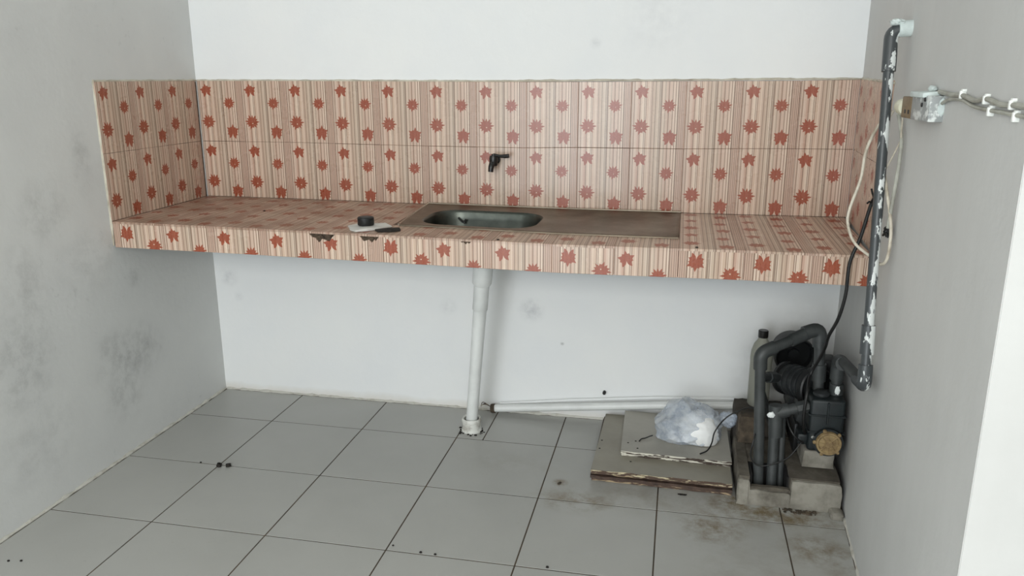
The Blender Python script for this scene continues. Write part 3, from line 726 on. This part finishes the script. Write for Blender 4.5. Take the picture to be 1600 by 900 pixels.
def part_block(lo, hi, seed, name='concrete_body', m='concrete', amp=.004, cuts=9, par=None):
    bm = bmesh.new(); rough_block(bm, lo, hi, cuts, amp, seed); return link(name, bm, m, par or base, True)
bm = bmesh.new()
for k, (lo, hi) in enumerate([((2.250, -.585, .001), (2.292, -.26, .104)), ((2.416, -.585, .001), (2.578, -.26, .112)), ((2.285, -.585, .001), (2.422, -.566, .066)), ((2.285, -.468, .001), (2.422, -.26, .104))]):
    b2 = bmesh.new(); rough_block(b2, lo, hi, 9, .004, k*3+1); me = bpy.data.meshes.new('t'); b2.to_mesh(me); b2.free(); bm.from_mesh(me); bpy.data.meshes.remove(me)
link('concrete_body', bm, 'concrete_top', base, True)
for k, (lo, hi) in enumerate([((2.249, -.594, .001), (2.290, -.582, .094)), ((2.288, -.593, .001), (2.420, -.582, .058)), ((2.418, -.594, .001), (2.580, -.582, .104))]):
    b2 = bmesh.new(); rough_block(b2, lo, hi, 7, .0035, 50+k*7); link('pale_facing', b2, 'concrete', base, True)  # paler skin over the front of the darker body
part_block((2.258, -.255, .001), (2.440, -.062, .174), 11, 'rear_ledge', 'concrete_dark')
bm = bmesh.new(); add_box(bm, (2.290, -.564, .0015), (2.416, -.470, .006)); add_box(bm, (2.288, -.564, .006), (2.298, -.470, .100)); add_box(bm, (2.410, -.564, .006), (2.419, -.470, .102)); add_box(bm, (2.298, -.480, .006), (2.410, -.470, .100)); add_box(bm, (2.298, -.566, .006), (2.410, -.558, .058)); link('pit_shade_lining', bm, 'pit', base)  # black sheets that paint the shade inside the pit
# mortar smear at the right foot of the block
part_block((2.545, -.64, .001), (2.583, -.585, .020), 21, 'mortar_smear', 'concrete', .004, 5)
bm = bmesh.new()
for k in range(40):
    x = random.uniform(2.40, 2.50); y = -.598-random.uniform(0, .022); s = random.uniform(.002, .006)
    add_box(bm, (x-s, y-s, 0.0005), (x+s, y+s, s), .0006, seg=1, jitter=.001)
tag(link('brown_crumbs', bm, 'brick'), 'brown crumbs on the floor in front of the concrete block', 'crumbs', kind='stuff')
br = bmesh.new(); rough_block(br, (2.262, -.335, .1075), (2.325, -.265, .205), 7, .005, 31); 
tag(link('broken_brick', br, 'brick', None, True), 'broken brown brick standing behind the boards, left of the grey pipes', 'brick')
foot = bmesh.new(); rough_block(foot, (2.462, -.505, .1165), (2.566, -.37, .178), 7, .003, 41)
for v in foot.verts: v.co.x = 2.514+(v.co.x-2.514)*(1-.8*max(0, v.co.z-.12))
tag(link('concrete_block', foot, 'concrete', None, True), 'small pale concrete block between the pump and its base', 'concrete block')

# ------------------------------------------------------------------ pump
pump = thing('water_pump', (2.51, -.42, .18), 'old dark water pump with a tan round cover, in the right corner', 'pump')
def head(bm):
    add_box(bm, (2.470, -.520, .183), (2.580, -.405, .368), .010, seg=3)
    for z in (.25, .31): add_box(bm, (2.466, -.524, z), (2.584, -.401, z+.006), .002, seg=1)
    add_box(bm, (2.522, -.526, .285), (2.528, -.515, .36), .001, seg=1)
    add_lathe(bm, [(0, 0), (.046, 0), (.048, .006), (.048, .022), (0, .022)], (2.533, -.515, .225), (0, -1, 0), 28)
    add_box(bm, (2.440, -.505, .195), (2.475, -.44, .235), .008)
one('pump_head', 'pump_dark', pump, head)
cov = one('round_cover', 'pump_tan', pump, lambda bm: (add_lathe(bm, [(0, .012), (.012, .012), (.014, .008), (.030, .006), (.034, .011), (.039, .011), (.041, .006), (.041, 0), (0, 0)], (2.533, -.537, .225), (0, -1, 0), 30),
     [add_tube(bm, [(2.533+.012*math.cos(a), -.545, .225+.012*math.sin(a)), (2.533+.033*math.cos(a), -.545, .225+.033*math.sin(a))], .0026, 6) for a in [k*math.pi/4 for k in range(8)]]))
for a in (35, 100, 170, 235, 305):
    a = math.radians(a+10); one('cover_lug', 'pump_tan', cov, add_lathe, [(0, 0), (.006, 0), (.006, .007), (.004, .009), (0, .009)], (2.533+.044*math.cos(a), -.535, .225+.044*math.sin(a)), (0, -1, 0), 12)
one('priming_cap', 'pump_grey', pump, add_lathe, [(0, 0), (.026, 0), (.027, .004), (.027, .010), (.020, .014), (0, .014)], (2.508, -.470, .368), (0, 0, 1), 20)
one('head_bolt', 'chrome', pump, add_lathe, [(0, 0), (.006, 0), (.006, .005), (0, .006)], (2.485, -.520, .235), (0, -1, 0), 6)
A1, A2 = Vector((2.425, -.270, .345)), Vector((2.493, -.375, .358)); ad = (A2-A1).normalized(); LL = (A2-A1).length
drum = one('motor_drum', 'pump_grey', pump, add_lathe, [(0, 0), (.048, 0), (.052, .004), (.052, LL), (0, LL)], A1, ad, 32)
for t in (.25, .45, .65, .82):
    one('cooling_fin', 'pump_grey', drum, add_lathe, [(.050, -.002), (.058, -.002), (.058, .002), (.050, .002)], A1+ad*LL*t, ad, 32)
one('rear_flange', 'pump_black', pump, add_lathe, [(0, -.006), (.030, -.006), (.036, -.004), (.060, 0), (.061, .012), (.052, .016), (0, .016)], A1-ad*.012, ad, 32)
one('front_flange', 'pump_black', pump, add_lathe, [(.046, 0), (.070, 0), (.074, .004), (.074, .026), (.069, .030), (.063, .026), (.060, .004), (.020, -.004), (0, -.004)], A2, ad, 36)
C1 = Vector((2.455, -.150, .400))
cd_ = Vector((.12, -.96, -.12)).normalized()
one('fan_housing', 'pump_black', pump, add_lathe, [(0, -.10), (.058, -.10), (.066, -.09), (.070, -.02), (.074, -.016), (.074, 0), (.069, .003), (.062, -.004), (.060, -.030), (0, -.034)], C1+cd_*.03, cd_, 36)
one('fan_hub', 'pump_black', pump, add_lathe, [(0, -.02), (.020, -.02), (.022, -.035), (0, -.035)], C1+cd_*.03, cd_, 16)
one('motor_bridge', 'pump_grey', pump, lambda bm: (add_box(bm, (2.43, -.29, .22), (2.53, -.17, .345), .014), add_box(bm, (2.45, -.38, .20), (2.55, -.28, .30), .012)))
one('mounting_frame', 'pump_black', pump, lambda bm: (add_box(bm, (2.445, -.40, .118), (2.458, -.19, .225), .002), add_box(bm, (2.540, -.365, .118), (2.552, -.19, .225), .002), add_box(bm, (2.445, -.20, .195), (2.552, -.17, .21), .002)))
one('terminal_box', 'pump_black', pump, lambda bm: add_box(bm, (2.515, -.33, .385), (2.575, -.25, .440), .006))

# grey pipework
gp = thing('grey_pipework', (2.33, -.51, .02), 'dusty grey plastic pipes rising from the pit and looping over the pump', 'pipes')
one('riser_pipe', 'grey_pvc', gp, lambda bm: add_tube(bm, [(2.326, -.520, .008), (2.300, -.500, .490)], .0175, 18))
one('top_elbow', 'grey_pvc', gp, lambda bm: add_tube(bm, bend((2.302, -.500, .455), (2.299, -.500, .510), (2.345, -.480, .528), .024), .0225, 18))
one('crossing_pipe', 'grey_pvc', gp, lambda bm: add_tube(bm, [(2.33, -.487, .522), (2.470, -.425, .576)], .0185, 18))
one('crossing_sleeve', 'grey_pvc', gp, lambda bm: add_tube(bm, [(2.395, -.458, .547), (2.450, -.434, .568)], .0215, 18))
one('top_elbow', 'grey_pvc', gp, lambda bm: add_tube(bm, bend((2.440, -.438, .569), (2.492, -.418, .584), (2.496, -.422, .520), .030), .0235, 18))
one('drop_pipe', 'grey_pvc', gp, lambda bm: add_tube(bm, [(2.496, -.421, .54), (2.505, -.425, .362)], .0180, 18))
one('union_collar', 'grey_pvc', gp, lambda bm: add_tube(bm, [(2.500, -.424, .46), (2.503, -.425, .40)], .0235, 12))
one('suction_pipe', 'grey_pvc', gp, lambda bm: add_tube(bm, [(2.368, -.520, .008), (2.364, -.490, .275)], .0175, 18))
one('tee_fitting', 'grey_pvc', gp, lambda bm: (add_tube(bm, [(2.370, -.494, .215), (2.364, -.488, .325)], .0235, 18), add_tube(bm, [(2.366, -.490, .300), (2.405, -.486, .310)], .0235, 18)))
one('suction_branch', 'grey_pvc', gp, lambda bm: (add_tube(bm, [(2.39, -.488, .306), (2.472, -.480, .328)], .0190, 18), add_tube(bm, [(2.432, -.485, .317), (2.468, -.480, .327)], .0240, 8)))
one('return_pipe', 'grey_pvc', gp, lambda bm: add_tube(bm, [(2.398, -.497, .010), (2.392, -.455, .285)], .0130, 14))
one('side_stub', 'pump_grey', gp, lambda bm: (add_tube(bm, [(2.303, -.498, .425), (2.372, -.40, .392)], .0150, 14), add_tube(bm, [(2.335, -.452, .410), (2.362, -.414, .397)], .0200, 8)))
one('thread_tape', 'white_tape', gp, lambda bm: crumple(bm, (2.348, -.511, .298), (.011, .005, .009), .3, 2.5, 1.0, -1, 3))
one('slanting_strut', 'grey_pvc', gp, lambda bm: add_tube(bm, [(2.315, -.40, .36), (2.375, -.36, .19)], .013, 10))

# riser on the right wall
rp = thing('wall_riser_pipe', (2.535, -.90, .56), 'dark vertical pipe flecked with white paint standing off the right wall', 'pipe')
ptop, pbot = Vector((2.535, -.752, 1.505)), Vector((2.535, -.902, .575))
pd = (ptop-pbot).normalized()
one('pipe_shaft', 'painted_pipe', rp, lambda bm: add_tube(bm, [pbot+pd*.02, pbot.lerp(ptop, .5), ptop-pd*.02], .0135, 18))
wx = xr(-.752)+.012
one('upper_elbow', 'painted_pipe', rp, lambda bm: add_tube(bm, bend(ptop-pd*.095, ptop+pd*.010, (wx, -.756, 1.520), .022), .0180, 18))
one('elbow_stub', 'white_paint', rp, lambda bm: (add_lathe(bm, [(0, 0), (.019, 0), (.021, .004), (.021, .034), (0, .034)], (wx-.040, -.756, 1.5195), (1, 0, .05), 18), crumple(bm, (wx-.045, -.760, 1.536), (.016, .014, .008), .4, 2.2, 4, -1, 3)))['label'] = 'end smeared with white paint'
one('coupling', 'painted_pipe', rp, lambda bm: add_tube(bm, [pbot+pd*.085, pbot+pd*.165], .0185, 18))
one('lower_elbow', 'painted_pipe', rp, lambda bm: add_tube(bm, bend(pbot+pd*.055, pbot-pd*.004, (2.542, -.79, .548), .024), .0190, 18))
one('feed_pipe', 'grey_pvc', rp, lambda bm: add_tube(bm, [(2.540, -.84, .562), (2.553, -.50, .505)], .0165, 16))
one('feed_elbow', 'grey_pvc', rp, lambda bm: add_tube(bm, bend((2.550, -.54, .505), (2.554, -.452, .488), (2.554, -.452, .42), .03), .0225, 16))
one('pump_inlet', 'grey_pvc', rp, lambda bm: (add_tube(bm, [(2.555, -.452, .44), (2.556, -.452, .366)], .0175, 16), add_tube(bm, [(2.556, -.452, .405), (2.556, -.452, .368)], .0225, 16)))
one('thread_tape', 'white_tape', rp, lambda bm: crumple(bm, (2.556, -.476, .388), (.007, .003, .013), .4, 2.5, 7.0, -1, 3))
# a twig-like wire end by the lower elbow
# ------------------------------------------------------------------ bottle
bt = thing('plastic_bottle', (2.345, -.13, .178), 'cloudy plastic bottle with a black cap standing behind the grey pipes', 'bottle')
one('bottle_body', 'bottle', bt, add_lathe, [(0, 0), (.036, 0), (.040, .006), (.040, .175), (.041, .19), (.039, .215), (.030, .245), (.018, .262), (.015, .275), (0, .275)], (2.345, -.13, .178), (0, 0, 1), 28)
one('screw_cap', 'black_soft', bt, add_lathe, [(0, 0), (.0175, 0), (.0185, .002), (.0185, .026), (.0165, .028), (0, .028)], (2.345, -.13, .449), (0, 0, 1), 24)

# ------------------------------------------------------------------ cords and cables
tag(one('power_cord', 'black', None, lambda bm: (add_tube(bm, [(2.560, -.70, 1.068), (2.556, -.675, 1.058), (2.550, -.665, 1.03), (2.535, -.66, .943), (2.513, -.66, .865), (2.512, -.655, .767), (2.502, -.64, .686), (2.487, -.60, .615), (2.492, -.54, .56), (2.485, -.50, .505), (2.468, -.47, .44), (2.452, -.535, .40), (2.446, -.545, .33), (2.452, -.53, .27), (2.462, -.51, .24)], .0052, 10, smooth=6),
     add_tube(bm, [(2.556, -.675, 1.06), (2.549, -.68, 1.075), (2.545, -.68, 1.088)], .0028, 6), add_tube(bm, [(2.552, -.67, 1.045), (2.544, -.675, 1.050), (2.538, -.68, 1.045)], .0028, 6))),
    'thick black power cord hanging over the counter end down to the pump', 'cord')
tag(one('loose_wire', 'black', None, lambda bm: add_tube(bm, [(2.13, -.392, .0745), (2.156, -.37, .080), (2.168, -.40, .125), (2.178, -.40, .175), (2.222, -.37, .222), (2.290, -.40, .272), (2.318, -.46, .268), (2.296, -.535, .215), (2.290, -.54, .155), (2.315, -.545, .125), (2.365, -.545, .135), (2.415, -.53, .160), (2.452, -.51, .205)], .0026, 8, smooth=6)),
    'thin black wire looping from the plastic bag to the pump pipes', 'wire')
tag(one('loose_wire', 'black', None, lambda bm: add_tube(bm, [(1.955, -.27, .0745), (1.945, -.29, .079), (1.930, -.298, .0745), (1.915, -.31, .0745), (1.908, -.33, .0745)], .0022, 6, smooth=5)),
    'short curled dark thread on the top board left of the bag', 'wire')
tag(one('motor_lead', 'black', None, lambda bm: add_tube(bm, [(2.40, -.49, .29), (2.41, -.53, .262), (2.43, -.54, .235), (2.455, -.53, .215)], .0035, 8, smooth=5)), 'short black lead at the left side of the pump head', 'wire')
yl = -.74
tag(one('hanging_cable', 'cable_white', None, lambda bm: add_tube(bm, [(2.556, -.775, 1.31), (2.545, -.776, 1.290), (2.526, -.76, 1.267), (2.507, yl, 1.20), (2.501, yl, 1.121), (2.481, yl, 1.04), (2.480, yl, .993), (2.503, -.745, .940), (2.545, -.79, .908), (2.552, -.85, .905), (2.556, -.89, .925), (2.560, -.89, .97), (2.561, -.87, 1.02), (2.553, -.835, 1.09), (2.548, -.79, 1.148)], .0042, 10, smooth=8)),
    'long yellowed cable loop hanging in front of the dark riser pipe', 'cable')
tag(one('hanging_cable', 'cable_grey', None, lambda bm: add_tube(bm, [(2.565, -.80, 1.300), (2.566, -.83, 1.270), (2.565, -.86, 1.235), (2.563, -.87, 1.18), (2.562, -.865, 1.12), (2.560, -.86, 1.06), (2.560, -.85, 1.005)], .0050, 10, smooth=8)),
    'grey-painted cable hanging down the right wall from the socket to a black tag', 'cable')
tag(one('hanging_cable', 'cable_white', None, lambda bm: add_tube(bm, [(2.556, -.88, 1.303), (2.562, -.86, 1.26), (2.563, -.855, 1.235), (2.556, -.815, 1.185), (2.548, -.79, 1.148)], .0022, 8, smooth=6)),
    'thin white wire slanting from the socket to the riser pipe', 'cable')
tag(one('black_tag', 'black', None, lambda bm: (crumple(bm, (2.562, -.840, .995), (.008, .014, .013), .4, 2.2, 3, -1, 3), add_tube(bm, [(2.562, -.84, 1.0), (2.560, -.848, 1.016), (2.560, -.85, 1.022)], .004, 7), add_tube(bm, [(2.562, -.84, .995), (2.558, -.815, .978)], [.006, .003], 7), add_tube(bm, [(2.562, -.84, .992), (2.556, -.875, .985)], [.006, .003], 7))),
    'small black tape knot at the end of the grey cable on the right wall', 'tape')
# socket block
sk = thing('wall_socket', (2.56, -.98, 1.33), 'old brown and grey socket block with white plaster blobs on the right wall', 'socket')
def sidebox(y0, y1, z0, z1, dep, name, m, bev=.003, extra=0):
    ym = (y0+y1)/2; x = xr(ym)+.004
    return one(name, m, sk, lambda bm: add_box(bm, (x-dep, y0, z0), (x, y1, z1), bev))
sidebox(-1.060, -.975, 1.302, 1.352, .040, 'socket_body', 'socket_wood')
sidebox(-1.205, -1.062, 1.302, 1.358, .034, 'junction_box', 'socket_grey')
one('cream_plug', 'socket_cream', sk, lambda bm: (add_lathe(bm, [(0, 0), (.020, 0), (.022, .010), (.019, .05), (.010, .075), (0, .078)], (2.541, -.972, 1.326), (0, 1, 0), 18)))
for y in (-1.012, -1.042): one('socket_hole', 'black', sk, add_box, (xr(-1.017)-.0375, y-.004, 1.313), (xr(-1.017)-.0345, y+.004, 1.322))
one('plaster_blob', 'white_paint', sk, lambda bm: (add_box(bm, (2.520, -1.175, 1.351), (2.556, -1.065, 1.366), .003, jitter=.002), crumple(bm, (2.552, -1.20, 1.335), (.008, .010, .020), .25, 1.5, 2, -1, 3), crumple(bm, (2.552, -1.12, 1.372), (.008, .016, .007), .25, 1.5, 9, -1, 3)))
for q in ((2.522, -1.17, 1.338), (2.522, -1.19, 1.350)): one('screw', 'black', sk, add_lathe, [(0, 0), (.005, 0), (.004, .003), (0, .003)], q, (-1, 0, 0), 8)
def on_wall(y, z, off=.006): return (xr(y)-off+.004, y, z)
tag(one('surface_cable', 'cable_grey', None, lambda bm: add_tube(bm, [on_wall(-1.17, 1.366), on_wall(-1.28, 1.362), on_wall(-1.37, 1.362), on_wall(-1.45, 1.355), on_wall(-1.52, 1.360), on_wall(-1.60, 1.353), on_wall(-1.68, 1.354), on_wall(-1.745, 1.353)], .0048, 8, smooth=6)),
    'upper painted cable clipped along the right wall beyond the socket', 'cable')
tag(one('surface_cable', 'cable_grey', None, lambda bm: add_tube(bm, [on_wall(-1.19, 1.338), on_wall(-1.26, 1.352), on_wall(-1.36, 1.354), on_wall(-1.45, 1.344), on_wall(-1.55, 1.341), on_wall(-1.64, 1.340), on_wall(-1.745, 1.338)], .0036, 8, smooth=6)),
    'lower thinner painted cable sagging under the upper one on the right wall', 'cable')
def clip(y, z, lb):
    def f(bm):
        x = xr(y)+.004
        add_box(bm, (x-.012, y-.004, z-.008), (x, y+.004, z+.008), .002)
        add_box(bm, (x-.009, y-.006, z+.005), (x, y+.006, z+.011), .002)
    tag(one('cable_clip', 'clip', None, f), lb, 'cable clip', 'white clips holding the cables on the right wall')
clip(-1.36, 1.364, 'white cable clip nearest to the wall socket'); clip(-1.52, 1.358, 'second white cable clip from the wall socket, on the upper cable')
clip(-1.555, 1.339, 'third white cable clip from the socket, on the lower cable'); clip(-1.665, 1.354, 'fourth white cable clip from the socket, on the upper cable'); clip(-1.69, 1.336, 'white cable clip farthest from the socket, on the lower cable')

# ------------------------------------------------------------------ litter on the floor
nut = [(0, 0), (.009, 0), (.010, .002), (.0095, .012), (.005, .013), (.004, .008), (0, .008)]
tag(one('rubber_nut', 'dirt', None, add_lathe, nut, (.385, -.703, .0005), (.3, .1, 1), 8), 'dark nub on the tile joint crossing, left one of the pair', 'nut')
tag(one('rubber_nut', 'dirt', None, add_lathe, nut, (.422, -.698, .0005), (-.2, .3, 1), 8), 'dark nub just right of the tile joint crossing, right one of the pair', 'nut')
for (x, y, s, lb) in [(.302, -.689, .004, 'tiny dark crumb on the joint left of the two dark nubs'), (1.293, -1.085, .005, 'black crumb on the front floor joint, left one of two'), (1.339, -1.086, .0045, 'black crumb on the front floor joint, right one of two'),
                   (1.682, -1.082, .005, 'black crumb by the joint in the middle of the front floor'), (.099, -1.375, .004, 'dark crumb near the left wall at the front, nearer the wall'), (.136, -1.367, .004, 'dark crumb near the left wall at the front, farther from the wall'),
                   (1.198, -1.066, .0035, 'small grey crumb near a joint crossing at the front')]:
    tag(one('crumb', 'dirt', None, add_lathe, [(0, 0), (s, 0), (s*.8, s*.8), (0, s)], (x, y, .0004), (.1, .2, 1), 7), lb, 'crumb')
tag(one('dark_flake', 'dirt', None, scrap, [(2.055, -.570), (2.07, -.565), (2.086, -.569), (2.082, -.574), (2.065, -.575)], .0004, .002, smooth=False), 'thin dark flake on the tile in front of the boards', 'flake')
tag(one('brown_flake', 'brick', None, scrap, [(1.636, -.578), (1.644, -.566), (1.650, -.569), (1.646, -.582), (1.639, -.586)], .0004, .003, smooth=False), 'brown flake on the tile left of the boards', 'flake')
